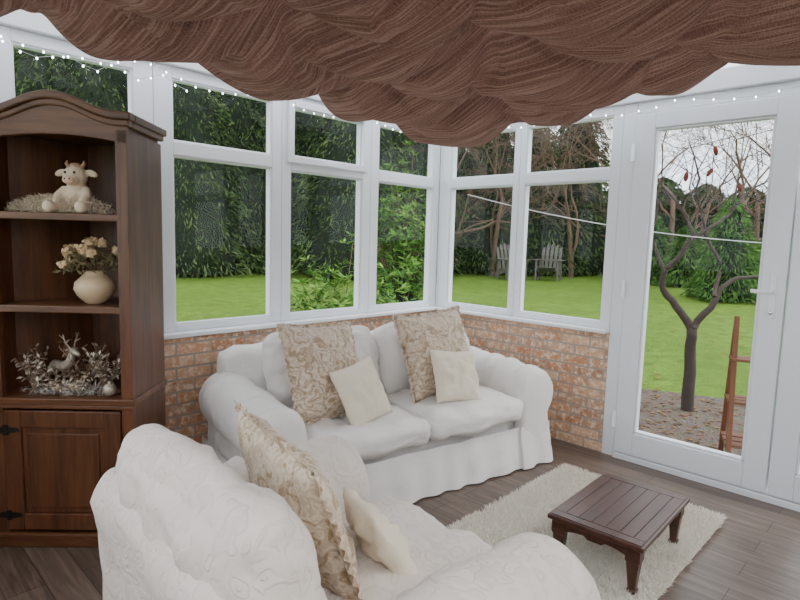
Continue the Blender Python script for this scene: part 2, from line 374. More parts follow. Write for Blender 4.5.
def ribbon(mb,path,ztop,zbot,flare,amp,wl,seed=0,nz=9,mi=0):
    P=[Vector(p) for p in path]; pts=[];s=0
    for i in range(len(P)-1):
        d=P[i+1]-P[i]; L=d.length; k=max(2,int(L/.012)); dn=d.normalized(); nn=Vector((dn.y,-dn.x))
        for j in range(k): pts.append((P[i]+d*j/k,nn,s+L*j/k))
        s+=L
    N=[sum((pts[min(max(i+q,0),len(pts)-1)][1] for q in range(-5,6)),Vector((0,0))).normalized() for i in range(len(pts))]
    vs=[];m=len(pts)
    for i,(p,_,s_) in enumerate(pts):
        for k in range(nz):
            f=k/(nz-1); ph=2*pi*s_/wl+3.5*noise.noise(Vector((s_*2.2,seed,0)))
            off=flare*f**1.3+amp*(.12+f)*sin(ph)*(.5+.7*abs(noise.noise(Vector((s_*1.7,seed+5,0)))))+.01*noise.noise(Vector((s_*6,f*3,seed)))
            q=p+N[i]*off; vs.append((q.x,q.y,ztop+(zbot-ztop)*f+(.006*noise.noise(Vector((s_*5,9,seed))) if k==nz-1 else 0)))
    fs=[(i*nz+k,i*nz+k+1,(i+1)*nz+k+1,(i+1)*nz+k) for i in range(m-1) for k in range(nz-1)]
    mb.add(vs,fs,mi,True)
ARM=[(-.125,.06),(-.125,.42)]+[(.02+.145*cos(radians(a)),.425+.145*sin(radians(a))) for a in range(172,-50,-12)]+[(.115,.30),(.125,.06)]

def seating(name,loc,rz,half,nseat,mat,depth=.84,backh=.70,seed=0,cushh=.80,cy=None,cw=None,ct=.085,pf=.045,lean=-16,cx0=0,fwd=0):
    r=root(name,loc,rz); ai=half-.165; inner=ai-.125
    if cy is None: cy=depth-.31
    mb=MB(); roundbox(mb,(0,depth/2+.02,.20),(inner+.02,depth/2-.04,.13),.04,10,wr=.006,seed=seed); mb.build('seat_base',mat,r)
    for sd,nm in((-1,'arm_left'),(1,'arm_right')):
        mb=MB(); loft_arm(mb,ARM,.0,depth-.06,.33,seed+sd,mirror=sd,xo=sd*ai); mb.build(nm,mat,r,merge=.0001)
    mb=MB()
    roundbox(mb,(0,depth-.15,backh/2+.03),(half-.10,.09,backh/2-.03),.075,16,fn=lambda q:Vector((q.x,q.y+.06*q.z/.35,q.z+.03*(1-(q.x/(half))**2)*(q.z>0))),wr=.014,seed=seed+9,wsc=4); mb.build('backrest',mat,r)
    w=inner/nseat; cw_=cw/nseat if cw else w
    for i in range(nseat):
        cx=-inner+w*(2*i+1); cxb=-cw_*nseat+cw_*(2*i+1)+cx0
        mb=MB(); roundbox(mb,(cx,.285-fwd,.345),(w-.004,.325,.075),.055,22,puff=(.004,.01,.022),wr=.020,seed=seed+20+i,wsc=5); mb.build('seat_cushion_%d'%(i+1),mat,r)
        mb=MB(); H=(cushh-.40)/2+.01
        R=Euler((radians(lean),0,0)).to_matrix()
        roundbox(mb,(cxb,cy,.40+H),(cw_-.008,ct,H),min(ct-.006,.09),22,puff=(.01,pf,.015),R=R,wr=.022,seed=seed+30+i,wsc=4.5); mb.build('back_cushion_%d'%(i+1),mat,r)
    mb=MB(); e=half-.035
    ribbon(mb,[(-e,depth-.04),(-e,.012),(-ai+.13,.002),(-inner,.012),(inner,.012),(ai-.13,.002),(e,.012),(e,depth-.04)],.24,.008,.045,.016,.17,seed)
    mb.build('skirt',mat,r)
    return r
# ------------------------------------------------------------------ room
mb=MB(); mb.prism([(.0,.0),(-2.95,0),(-4.2,-1.25),(-4.2,-4.5),(0,-4.5)][::-1],-.1,0); mb.build('floor',M['floor'])
WR={'L':((0,0,0),0),'R':((0,0,0),-pi/2),'D':((-2.95,0,0),pi/4),'B':((-4.2,-1.25,0),pi/2)}
def wall(name,key,x0,x1,z1,mat,e0=0,e1=0):
    loc,rz=WR[key]; r=MB(); r.box(x0,x1,0,.24,-.3,z1); return r.build(name,mat,loc=loc,rot=(0,0,rz))
wall('wall_left','L',-2.95,0.24,.765,M['brick'])
wall('wall_right','R',0.001,1.42,.765,M['brick'])
wall('wall_right_end','R',3.22,4.5,.765,M['brick'])
wall('wall_side','D',-1.7677,0,.765,M['brick'])
wall('wall_back','B',-3.25,0,.765,M['brick'])
mb=MB(); mb.box(-4.44,.24,-4.74,-4.5,-.3,2.3); mb.build('wall_house',M['plaster'])
def trimbox(name,key,x0,x1,y0,y1,z0,z1,mat=M['upvc']):
    loc,rz=WR[key]; mb=MB(); mb.box(x0,x1,y0,y1,z0,z1); return mb.build(name,mat,loc=loc,rot=(0,0,rz),bevel=.006)
trimbox('trim_1','L',-2.93,-.001,-.06,.22,.765,.79,M['sill'])
trimbox('trim_2','R',.0,1.42,-.06,.22,.7652,.7898,M['sill'])
trimbox('trim_3','D',-1.76,-.02,-.06,.22,.765,.79,M['sill'])
trimbox('trim_4','B',-3.2,0,-.06,.22,.765,.79,M['sill'])
for i,(k,a,b) in enumerate([('L',-2.95,0.1),('R',0,4.5),('D',-1.7677,0),('B',-3.25,0)]):
    trimbox('trim_%d'%(i+5),k,a,b,-.03,.12,2.14,2.25)
nW=[0]
def pane(mb,x0,x1,z0,z1,sash=False,bead=.018):
    if sash:
        e=.028; y0=-.022
        mb.box(x0-e,x0+.012,y0,.05,z0-e,z1+e); mb.box(x1-.012,x1+e,y0,.05,z0-e,z1+e)
        mb.box(x0+.012,x1-.012,y0,.05,z0-e,z0+.012); mb.box(x0+.012,x1-.012,y0,.05,z1-.012,z1+e)
        x0+=.012;x1-=.012;z0+=.012;z1-=.012
    b=bead
    mb.box(x0-.001,x0+b*.5,.008,.05,z0,z1); mb.box(x1-b*.5,x1+.001,.008,.05,z0,z1); mb.box(x0,x1,.008,.05,z0-.001,z0+b*.5); mb.box(x0,x1,.008,.05,z1-b*.5,z1+.001)
    mb.add([(x0,.03,z0),(x1,.03,z0),(x1,.03,z1),(x0,.03,z1)],[(0,1,2,3)],1)
def window(key,a0,g0,g1,a1,sash=False):
    nW[0]+=1; loc,rz=WR[key]; mb=MB(); y1=.07
    mb.box(a0,g0,0,y1,.79,2.14); mb.box(g1,a1,0,y1,.79,2.14)
    mb.box(g0,g1,0,y1,.79,.825); mb.box(g0,g1,0,y1,1.705,1.775); mb.box(g0,g1,0,y1,2.085,2.14)
    pane(mb,g0,g1,.825,1.705); pane(mb,g0,g1,1.775,2.085,sash)
    if sash: mb.box((g0+g1)/2-.05,(g0+g1)/2+.05,-.05,-.022,1.745,1.762)
    mb.build('window_%d'%nW[0],[M['upvc'],M['glass']],loc=loc,rot=(0,0,rz),bevel=.004)
window('L',-2.95,-2.78,-2.29,-2.196); window('L',-2.194,-2.10,-1.51,-1.446); window('L',-1.444,-1.38,-.80,-.726,True); window('L',-.724,-.65,-.07,0)
window('R',.0,.11,.67,.716,False); window('R',.718,.76,1.36,1.42)
window('R',3.22,3.3,4.42,4.5)
window('D',-1.7677,-1.68,-.93,-.885); window('D',-.883,-.84,-.09,0)
for a in(0,1.08,2.17): window('B',-a-1.08,-a-1.0,-a-.07,-a-.001)  # unseen windows, added on this side to let in more light
loc,rz=WR['R']
mb=MB(); mb.box(1.42,1.50,0,.08,0,2.14); mb.box(3.14,3.22,0,.08,0,2.14); mb.box(1.50,3.14,0,.08,2.075,2.14); mb.box(1.50,3.14,-.02,.12,-.05,.035)
mb.build('trim_9',M['upvc'],loc=loc,rot=(0,0,rz),bevel=.006)
def door(name,x0,x1,hx,lever=True):
    r=root(name,loc,rz); mb=MB(); s=.11; z0,z1=.04,2.07; y0,y1=-.02,.05
    mb.box(x0,x0+s,y0,y1,z0,z1); mb.box(x1-s,x1,y0,y1,z0,z1); mb.box(x0+s,x1-s,y0,y1,z0,z0+.14); mb.box(x0+s,x1-s,y0,y1,z1-.09,z1)
    pane(mb,x0+s,x1-s,z0+.14,z1-.09); 
    a,b,c,d=x0+s,x1-s,z0+.14,z1-.09; e=.014
    mb.box(a,a+e,-.012,.03,c,d); mb.box(b-e,b,-.012,.03,c,d); mb.box(a,b,-.012,.03,c,c+e); mb.box(a,b,-.012,.03,d-e,d)
    mb.build('leaf',[M['upvc'],M['glass']],r,bevel=.005)
    if lever:
        mb=MB(); mb.box(hx-.015,hx+.015,-.032,-.02,.96,1.18); mb.box(hx-.008,hx+.008,-.06,-.032,1.09,1.106); mb.box(hx-.09,hx+.01,-.070,-.058,1.088,1.106)
        mb.tube([(hx,-.033,.99),(hx,-.04,.99)],.008,10,1); mb.build('handle',[M['sill'],M['chrome']],r,bevel=.004)
    mb=MB()
    for z in(.25,1.05,1.85):
        xx=x0-.004 if hx>(x0+x1)/2 else x1+.004
        mb.tube([(xx,-.03,z-.05),(xx,-.03,z+.05)],.012,10)
    mb.build('hinges',M['sill'],r)
door('door_1',1.505,2.315,2.262); door('door_2',2.325,3.135,2.40,False)
ap=(-2.1,-2.25,3.05); ring=[(.1,.1),(-2.99,.1),(-4.3,-1.21),(-4.3,-4.5),(.1,-4.5)]
mb=MB(); vs=[(x,y,2.25) for x,y in ring]+[ap]; mb.add(vs,[(i,(i+1)%5,5) for i in range(5)]); mb.build('ceiling',M['poly'])
mb=MB(); pts=[]
for i in range(5):
    a=Vector((*ring[i],2.23)); b=Vector((*ring[(i+1)%5],2.23)); n=max(1,round((b-a).length/.75))
    for k in range(n): pts.append(a.lerp(b,k/n))
for p in pts:
    A=Vector(ap)-Vector((0,0,.04)); d=(A-p); L=d.length; R=d.to_track_quat('Y','Z').to_matrix(); mb.obox((A+p)/2,(.055,L,.07),R)
mb.build('trim_10',M['upvc'],bevel=.006)
# fairy lights
mb=MB(); 
def string(p0,p1,n,sag,axis,seed):
    P=[]
    for k in range(n+1):
        f=k/n; p=Vector(p0).lerp(Vector(p1),f); p.z-=sag*abs(sin(f*pi*4+seed))+.02*noise.noise(Vector((k*.9,seed,0))); P.append(p)
    mb.tube(P,.0012,4,1)
    for p in P: mb.ell(p-Vector((0,0,.005)),(.0042,.0042,.0055),0,seg=6,rings=4)
string((-2.9,-.05,2.13),(-.05,-.05,2.12),38,.07,0,.4); string((-2.88,-.055,2.08),(-2.05,-.055,2.09),14,.06,0,2.0)
string((-.05,-.06,2.12),(-.05,-2.6,2.12),26,.04,1,1.0)
mb.build('fairy_lights',[M['led'],M['wire']])
cl_=root('added_fill_lamp',(-3.0,-3.3,2.42)); mb=MB(); mb.lathe([(.02,.10),(.03,.08),(.05,.07),(.06,.065)],20); mb.lathe([(.01,.09),(.01,.45)],10); mb.build('fill_fitting',M['upvc'],cl_)  # out-of-view pendant, added as fill to brighten the interior
mb=MB(); mb.lathe([(.001,-.10),(.08,-.09),(.14,-.05),(.16,0),(.14,.05),(.06,.08)],28); mb.build('fill_globe',M['fill_glow'],cl_)
ld=D.lights.new('added_fill_light','POINT'); ld.energy=8; ld.color=(1,.92,.82); ld.shadow_soft_size=.2; lo_=link(D.objects.new('added_fill_light',ld)); lo_.parent=cl_; lo_.location=(0,0,-.32)  # point source of the added fill

# ------------------------------------------------------------------ corner cabinet
cab=root('corner_cabinet',(-2.73,-.364,0),radians(-43.8))
PL=[(-.265,.0),(.265,.0),(.265,.325),(-.06,.37),(-.265,.12)]
mb=MB()
mb.box(.258,.28,-.0,.335,0,1.70); mb.box(-.28,-.258,0,.13,0,1.70)
mb.prism([(.28,.335),(-.065,.385),(-.06,.365),(.28,.318)],.0,1.70,'z'); mb.prism([(-.065,.385),(-.28,.13),(-.262,.12),(-.055,.367)],.0,1.70,'z')
mb.box(.235,.281,-.014,.012,.06,1.70); mb.box(-.281,-.235,-.014,.012,.06,1.70)
mb.build('carcass',M['wood'],cab,bevel=.003)
mb=MB()
for z,th in((.07,.02),(.985,.022),(1.352,.022),(1.69,.02)): mb.prism(PL,z,z+th,'z')
mb.box(-.262,.262,-.012,.0,.98,1.008); mb.box(-.262,.262,-.012,0,1.347,1.375)
mb.prism([(-.292,-.022),(.292,-.022),(.292,.33),(.28,.34),(-.065,.385),(-.28,.13),(-.292,.10)],.605,.632,'z')
mb.box(-.285,.285,-.018,.01,.588,.605)
mb.build('shelves',M['woodh'],cab,bevel=.004)
def arch(x,h=.07):
    a=abs(x)/.28
    return h*(.5+.5*cos(pi*min(1,a/.85))) if a<.85 else 0
xs=[-.28+.56*k/48 for k in range(49)]
mb=MB(); top=[(x,1.745+arch(x)) for x in xs]; bot=[(x,1.645+.03*(1-(x/.28)**2)) for x in xs]
mb.prism(bot+top[::-1],-.014,.012,'y')
mb.build('header',M['woodh'],cab,bevel=.003)
mb=MB()
xo=[-.302+.604*k/48 for k in range(49)]
up=[(x,1.765+arch(x*.28/.302)) for x in xo]; lo=[(x,1.735+arch(x*.28/.302)) for x in xo]
mb.prism(lo+up[::-1],-.036,.02,'y')
up=[(x*.97,1.737+arch(x*.28/.302)) for x in xo]; lo=[(x*.97,1.712+arch(x*.28/.302)) for x in xo]
mb.prism(lo+up[::-1],-.024,.02,'y')
mb.box(.27,.302,.02,.35,1.735,1.765); mb.box(.27,.292,.02,.34,1.712,1.737); mb.box(-.302,-.27,.02,.12,1.735,1.765)
mb.prism([(-.27,.0),(.27,.0),(.27,.33),(-.06,.37),(-.27,.12)],1.70,1.737,'z')
mb.build('cornice',M['woodh'],cab,bevel=.006,bseg=3)
mb=MB(); mb.prism([(-.295,-.025),(.295,-.025),(.295,.335),(-.06,.385),(-.295,.12)],0,.06,'z'); mb.build('plinth',M['woodh'],cab,bevel=.008)
mb=MB(); x0,x1,z0,z1=-.232,.232,.075,.58
mb.box(x0,x0+.065,-.02,0,z0,z1); mb.box(x1-.065,x1,-.02,0,z0,z1); mb.box(x0+.065,x1-.065,-.02,0,z0,z0+.07); mb.box(x0+.065,x1-.065,-.02,0,z1-.07,z1)
mb.box(x0+.065,x1-.065,-.008,0,z0+.07,z1-.07); mb.box(x0+.09,x1-.09,-.016,-.006,z0+.095,z1-.095)
mb.build('cabinet_door',M['wood'],cab,bevel=.005)
mb=MB()
for z in(.14,.50):
    mb.box(x0+.0,x0+.018,-.026,-.02,z-.02,z+.02); mb.prism([(x0+.018,z-.012),(x0+.05,z-.008),(x0+.065,z),(x0+.05,z+.008),(x0+.018,z+.012)],-.025,-.02,'y')
    mb.prism([(x0,z-.012),(x0-.03,z-.008),(x0-.04,z),(x0-.03,z+.008),(x0,z+.012)],-.025,-.014,'y')
mb.build('iron_hinges',M['iron'],cab); mb=MB(); mb.ell((x1-.03,-.04,.34),(.014,.014,.014)); mb.tube([(x1-.03,-.02,.34),(x1-.03,-.035,.34)],.006,8); mb.build('knob',M['iron'],cab)
Mc=Matrix.Translation((-2.73,-.364,0))@Matrix.Rotation(radians(-43.8),4,'Z')
def cl(x,y,z): return tuple(Mc@Vector((x,y,z)))
def tinsel(name,c,rx,ry,rz,n,parent,mat,L=.03):
    P=np.random.normal(size=(n,3)); P/=np.linalg.norm(P,axis=1,keepdims=True); P*=np.random.rand(n,1)**.5*np.array([rx,ry,rz]); P[:,2]=np.abs(P[:,2])
    ca,sa=cos(radians(-43.8)),sin(radians(-43.8)); X=P[:,0]*ca-P[:,1]*sa; Y=P[:,0]*sa+P[:,1]*ca; P[:,0]=X; P[:,1]=Y
    P+=np.array(c); U=rnd_dirs(n)*L*.5; U[:,2]=np.abs(U[:,2]); V=np.cross(U,rnd_dirs(n)); V/=np.linalg.norm(V,axis=1,keepdims=True); V*=.0012
    lo=c[2]; P[:,2]=np.maximum(P[:,2],lo+U[:,2]+.001)
    return quads_mesh(name,P,U,V,mat,parent)
cow=root('plush_cow',cl(.03,.10,1.374),radians(-44),1.12)
mb=MB()
mb.ell((0,0,.055),(.052,.047,.06)); mb.ell((0,-.012,.135),(.042,.040,.040)); mb.ell((0,-.0,.10),(.030,.030,.035)); mb.ell((0,-.042,.122),(.028,.024,.021))
for s in(-1,1):
    mb.tube([(s*.03,-.02,.025),(s*.05,-.06,.02),(s*.055,-.085,.022)],[.022,.020,.020],10); mb.ell((s*.055,-.09,.024),(.02,.02,.022))
    mb.tube([(s*.035,-.01,.09),(s*.05,-.035,.065),(s*.045,-.05,.05)],[.016,.015,.015],10); mb.ell((s*.044,-.052,.047),(.016,.016,.016))
    mb.ell((s*.055,-.005,.148),(.024,.008,.013),R=Euler((0,s*.4,0)).to_matrix())
o=mb.build('body',M['plushw'],cow); rm=o.modifiers.new('remesh','REMESH'); rm.mode='VOXEL'; rm.voxel_size=.004; rm.use_smooth_shade=True; sm=o.modifiers.new('s','SMOOTH'); sm.iterations=3
mb=MB()
for s in(-1,1): mb.tube([(s*.022,-.01,.168),(s*.032,-.008,.182),(s*.029,-.008,.192)],[.008,.006,.003],8)
mb.ell((.0,-.01,.174),(.02,.016,.010)); mb.build('horns',M['plusht'],cow)
mb=MB(); mb.ell((0,-.058,.119),(.022,.012,.015)); mb.build('muzzle',M['pink'],cow)
mb=MB()
for s in(-1,1): mb.ell((s*.016,-.050,.146),(.0045,.0035,.005)); mb.ell((s*.008,-.069,.122),(.003,.002,.003))
mb.build('eyes',M['black'],cow)
tinsel('tinsel_garland',cl(-.02,.06,1.375),.22,.06,.08,4200,None,M['straw'])
vz=root('flower_vase',cl(.09,.10,1.008),0,1.12)
mb=MB(); mb.lathe([(.028,0),(.034,.004),(.060,.03),(.072,.055),(.068,.08),(.045,.102),(.036,.112),(.042,.122),(.036,.122),(.030,.110)],28); mb.build('vase',M['ceramic'],vz)
Ps=[];Us=[];Vs=[]
for k in range(22):
    a=random.uniform(0,2*pi); e=random.uniform(.0,1.45); R_=.078; c=np.array([R_*cos(a)*cos(e)*1.35,R_*sin(a)*cos(e)*1.3,.145+.08*sin(e)])
    ax=np.array([cos(a)*cos(e),sin(a)*cos(e),sin(e)])
    for q in range(34):
        d=rnd_dirs(1)[0]; d=d+ax*.7; d/=np.linalg.norm(d); Ps.append(c+d*.020*random.uniform(.4,1)); u=np.cross(d,rnd_dirs(1)[0]); u/=np.linalg.norm(u); Us.append((u+d*.5)*.010); Vs.append(np.cross(d,u)*.010)
quads_mesh('roses',np.array(Ps),np.array(Us),np.array(Vs),M['petal'],vz)
n=260; P=rnd_dirs(n)*np.array([.13,.11,.09])*np.random.uniform(.6,1,(n,1)); P[:,2]=np.abs(P[:,2])+.12; U=rnd_dirs(n)*.015; V=np.cross(U,rnd_dirs(n))*.5; quads_mesh('foliage',P,U,V,M['drygreen'],vz)
mb=MB()
for k in range(10): a=k*.63; mb.tube([(0,0,.09),(.03*cos(a),.03*sin(a),.13),(.07*cos(a),.06*sin(a),.17)],.0015,4)
mb.build('stems',M['drygreen'],vz)
dr=root('reindeer_figurine',cl(-.08,.13,.632),radians(-70),1.1)
mb=MB()
mb.tube([(-.05,0,.085),(-.03,0,.092),(0,0,.09),(.035,0,.095),(.055,0,.115),(.068,0,.15)],[.014,.022,.021,.023,.016,.011],10)
mb.tube([(.064,0,.150),(.075,0,.158),(.095,0,.150),(.108,0,.144)],[.010,.014,.010,.006],10)
for s in(-1,1):
    mb.tube([(.035,s*.012,.085),(.037,s*.013,.045),(.034,s*.013,.002)],[.010,.005,.005],8); mb.tube([(-.04,s*.012,.085),(-.052,s*.013,.048),(-.044,s*.013,.002)],[.013,.005,.005],8)
    mb.tube([(.070,s*.006,.165),(.060,s*.02,.19),(.064,s*.032,.225)],[.003,.0025,.0015],6); mb.tube([(.061,s*.018,.19),(.085,s*.024,.205)],[.0025,.001],6); mb.tube([(.062,s*.026,.205),(.045,s*.034,.222)],[.002,.001],6)
    mb.ell((.066,s*.016,.163),(.004,.011,.006))
mb.build('body',M['silver'],dr)
def sprig(name,c,n,r,h,mat,seed):
    random.seed(seed); rr=root(name,c,0); mb=MB(); Ps=[];Us=[];Vs=[]
    for k in range(n):
        a=random.uniform(0,2*pi); tip=Vector((r*cos(a)*random.uniform(.5,1),r*sin(a)*random.uniform(.5,1),h*random.uniform(.35,1))); mid=tip*.5+Vector((0,0,h*.12))
        mb.tube([(0,0,.001),mid,tip],.0014,4)
        for q in range(9):
            f=.25+.75*q/8; p=mid.lerp(tip,(f-.5)*2) if f>.5 else Vector((0,0,0)).lerp(mid,f*2)
            d=np.random.normal(size=3); d/=np.linalg.norm(d); Ps.append(np.array(p)+d*.010); Us.append(d*.013); v=np.cross(d,np.random.normal(size=3)); Vs.append(v/np.linalg.norm(v)*.006)
    mb.build('stems',M['twig'],rr); P=np.array(Ps); P[:,2]=np.maximum(P[:,2],.014); quads_mesh('leaves',P,np.array(Us),np.array(Vs),mat,rr)
sprig('silver_leaf_spray',cl(.12,.10,.632),30,.10,.20,M['silver'],3)
sprig('silver_leaf_spray',cl(-.01,.05,.632),18,.10,.09,M['straw'],4)
sprig('silver_leaf_spray',cl(-.14,.05,.632),20,.08,.19,M['silver'],5)
sprig('dried_twig_spray',cl(.02,.13,.632),26,.13,.21,M['twig'],8)
tinsel('tinsel_garland',cl(.0,.05,.633),.21,.05,.05,1100,None,M['tinsel'])
mb=MB(); mb.ell((0,0,.027),(.027,.027,.027)); mb.tube([(0,0,.052),(0,0,.062)],.006,8); mb.build('silver_bauble',M['silver'],loc=cl(.17,.03,.633))

# ------------------------------------------------------------------ seating
SO=(-1.263,-1.077); SR=radians(-11)
sofa=seating('sofa',(*SO,0),SR,.96,2,M['white'],depth=.84,backh=.70,seed=2,cushh=.79,cw=.68)
chair=seating('armchair',(-2.12,-1.835,0),radians(86.5),.575,1,M['whitepat'],depth=.87,backh=.635,seed=14,cushh=.765,cy=.70,cw=.385,ct=.09,pf=.025,lean=-15,cx0=.03,fwd=.03); chair.scale=(1,1,1.06)
Ms=Matrix.Translation((*SO,0))@Matrix.Rotation(SR,4,'Z')
def sl(x,y,z): return tuple(Ms@Vector((x,y,z)))
pillow('damask_cushion',.47,.48,.15,M['damask'],sl(-.45,.30,.645),(radians(-24),radians(4),SR+radians(14)),flange=.015,seed=1)
pillow('damask_cushion',.50,.49,.15,M['damask'],sl(.29,.33,.66),(radians(-22),radians(-3),SR+radians(4)),flange=.015,seed=2)
pillow('cream_cushion',.29,.31,.11,M['cream'],sl(-.33,.145,.55),(radians(-26),radians(-8),SR+radians(16)),seed=3)
pillow('cream_cushion',.31,.30,.11,M['cream'],sl(.29,.16,.56),(radians(-26),radians(6),SR-radians(4)),seed=4)
pillow('damask_cushion',.52,.46,.14,M['damask2'],(-2.545,-1.71,.595),(radians(-20),radians(-1),radians(78)),flange=.025,seed=5)
pillow('cream_cushion',.25,.25,.09,M['cream'],(-2.375,-1.85,.50),(radians(-30),radians(4),radians(68)),seed=6)
# ------------------------------------------------------------------ rug
rr=root('shag_rug',(0,0,0)); RX0,RX1,RY0,RY1=-1.55,-.41,-2.23,-1.39
mb=MB(); mb.box(RX0,RX1,RY0,RY1,.001,.012); mb.build('backing',M['rug'],rr)
n=60000; P0=np.stack([np.random.uniform(RX0,RX1,n),np.random.uniform(RY0,RY1,n),np.full(n,.01)],1)
d=rnd_dirs(n); d[:,2]=np.abs(d[:,2])*.8+.55; 
fl=np.array([[noise.noise(Vector((x*14,y*14,0))),noise.noise(Vector((x*14,y*14,9)))] for x,y in P0[:,:2]]); d[:,:2]+=fl*1.2; d/=np.linalg.norm(d,axis=1,keepdims=True)
U=d*.015; V=np.cross(d,rnd_dirs(n)); V/=np.linalg.norm(V,axis=1,keepdims=True); quads_mesh('pile',P0+U,U,V*.0026,M['rug'],rr)
# ------------------------------------------------------------------ coffee table
ct=root('coffee_table',(-1.10,-2.00,.02),radians(2)); W,Dp,H=.29,.19,.205
mb=MB(); mb.box(-W,W,-Dp,Dp,H-.02,H)
mb.build('top',M['table'],ct,bevel=.006,bseg=3)
mb=MB()
for k in range(5): y=-Dp+.055+k*(2*Dp-.11)/5; mb.box(-W+.055,W-.055,y+.001,y+(2*Dp-.11)/5-.001,H-.001,H+.003)
mb.box(-W+.01,-W+.052,-Dp+.01,Dp-.01,H-.001,H+.003); mb.box(W-.052,W-.01,-Dp+.01,Dp-.01,H-.001,H+.003); mb.box(-W+.053,W-.053,-Dp+.01,-Dp+.053,H-.001,H+.003); mb.box(-W+.053,W-.053,Dp-.053,Dp-.01,H-.001,H+.003)
mb.build('top_boards',M['table'],ct,bevel=.0015)
mb=MB()
def apron(xa,xb,y0,y1,ax):
    ps=[]
    for k in range(21):
        f=k/20; a=xa+(xb-xa)*f; ps.append((a,.135+.022*(1-abs(2*f-1)**3)*1.0-.012*(abs(2*f-1)<.2)))
    ps=ps+[(xb,H-.02),(xa,H-.02)]; mb.prism(ps,y0,y1,ax)
apron(-W+.05,W-.05,-Dp+.022,-Dp+.036,'y'); apron(-W+.05,W-.05,Dp-.036,Dp-.022,'y'); apron(-Dp+.05,Dp-.05,-W+.022,-W+.036,'x'); apron(-Dp+.05,Dp-.05,W-.036,W-.022,'x')
mb.build('apron',M['table'],ct,bevel=.002)
for i,(a,b) in enumerate([(-1,-1),(1,-1),(1,1),(-1,1)]):
    mb=MB(); cx,cy=a*(W-.042),b*(Dp-.042); rings=[(0,.016),(.012,.019),(.02,.014),(.06,.017),(.10,.021),(.125,.023),(.13,.027),(H-.02,.027)]
    vs=[];fs=[]
    for z,r_ in rings: vs+=[(cx-r_,cy-r_,z),(cx+r_,cy-r_,z),(cx+r_,cy+r_,z),(cx-r_,cy+r_,z)]
    for k in range(len(rings)-1):
        for q in range(4): fs.append((k*4+q,k*4+(q+1)%4,(k+1)*4+(q+1)%4,(k+1)*4+q))
    fs+=[(3,2,1,0),tuple((len(rings)-1)*4+q for q in range(4))]; mb.add(vs,fs); mb.build('leg_%d'%(i+1),M['table'],ct,bevel=.003)

# ------------------------------------------------------------------ garden
def gz(x,y): return -.17+.045*max(0,hypot(max(x,0),max(y,0))-1)
def gzn(x,y): return gz(x,y)+.03*noise.noise(Vector((x*.5,y*.5,0)))-.02
mb=MB()
def grid(x0,x1,y0,y1,n1,n2):
    vs=[(x0+(x1-x0)*i/n1,y0+(y1-y0)*j/n2,gzn(x0+(x1-x0)*i/n1,y0+(y1-y0)*j/n2)) for j in range(n2+1) for i in range(n1+1)]; Wn=n1+1
    mb.add(vs,[(j*Wn+i,j*Wn+i+1,(j+1)*Wn+i+1,(j+1)*Wn+i) for j in range(n2) for i in range(n1)],0,True)
grid(.245,42,-30,42,60,90); grid(-30,.245,.245,42,50,60); grid(-30,-4.45,-30,.245,20,20)
mb.build('lawn',M['lawn'])
mb=MB(); ps=[(.245,.6),(1.0,.35),(1.7,-.1),(2.3,-.7),(2.6,-1.5),(2.5,-2.6),(2.2,-4.5),(.245,-4.5)]; mb.prism(ps[::-1],-.2,-.125); mb.build('gravel_bed',M['gravel'])
n=2600; r=1.5+np.random.rand(n)*16; a=np.random.uniform(-.3,1.5,n); X=r*np.cos(a);Y=r*np.sin(a); Z=np.array([gzn(x,y)+.02 for x,y in zip(X,Y)])
P=np.stack([X,Y,Z+.012],1); U=rnd_dirs(n)*.035; U[:,2]*=.2; V=np.cross(U,np.array([0,0,1.]))*.7; quads_mesh('fallen_leaves',P,U,V,M['dead'])
n=900; P=np.stack([np.random.uniform(.4,2.5,n),np.random.uniform(-3.4,-.6,n),np.full(n,-.115)],1); U=rnd_dirs(n)*.03; U[:,2]*=.15; V=np.cross(U,np.array([0,0,1.]))*.7; quads_mesh('fallen_leaves',P,U,V,M['dead'])
C=np.array([-3.3957,-2.8905])
def dirp(a,t): return C[0]+t*(.7146+a*.697),C[1]+t*(.6908-a*.7166)
core=MB()
def conifer(x,y,R,H,n,lists,leaf=.13,coremb=None,power=.75,seed=0):
    z0=gz(x,y); z=np.random.rand(n)**1.25; rr_=R*(1-z)**power; th=np.random.rand(n)*2*pi
    lump=1+.24*np.sin(th*5+seed+z*9)*np.cos(z*H*4.2+seed)+np.random.normal(0,.09,n); rad=rr_*lump+.02
    P=np.stack([x+rad*np.cos(th),y+rad*np.sin(th),z0+z*H],1); out=np.stack([np.cos(th),np.sin(th),np.random.uniform(-1.6,.1,n)],1)+np.random.normal(0,.35,(n,3))
    out/=np.linalg.norm(out,axis=1,keepdims=True); V=np.cross(out,rnd_dirs(n)); V/=np.linalg.norm(V,axis=1,keepdims=True); s=np.random.uniform(.6,1.3,(n,1))*leaf
    lists[0].append(P);lists[1].append(out*s);lists[2].append(V*s*.26)
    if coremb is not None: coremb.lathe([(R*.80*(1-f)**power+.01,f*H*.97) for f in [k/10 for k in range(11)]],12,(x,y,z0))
L1=([],[],[])
k=0
for a in np.arange(-1.5,1.6,.075):
    px=400+a*564.7
    if px<430: H=random.uniform(6.5,10.5); t_=random.uniform(14,17)
    elif px<600: H=random.uniform(4.6,6.2); t_=random.uniform(17.5,19)
    else: H=random.uniform(2.3,3.0); t_=random.uniform(17.5,19)
    R=random.uniform(1.4,1.9) if px<600 else random.uniform(1.2,1.5)
    x,y=dirp(a,t_); conifer(x,y,R,H,int(5000+H*800),L1,.095,core,seed=k,power=.8 if px<600 else .55); k+=1
    if px<430:
        x,y=dirp(a+.04,t_+3); conifer(x,y,2.0,H+4,5000,L1,.15,core,seed=k+.5,power=.5)
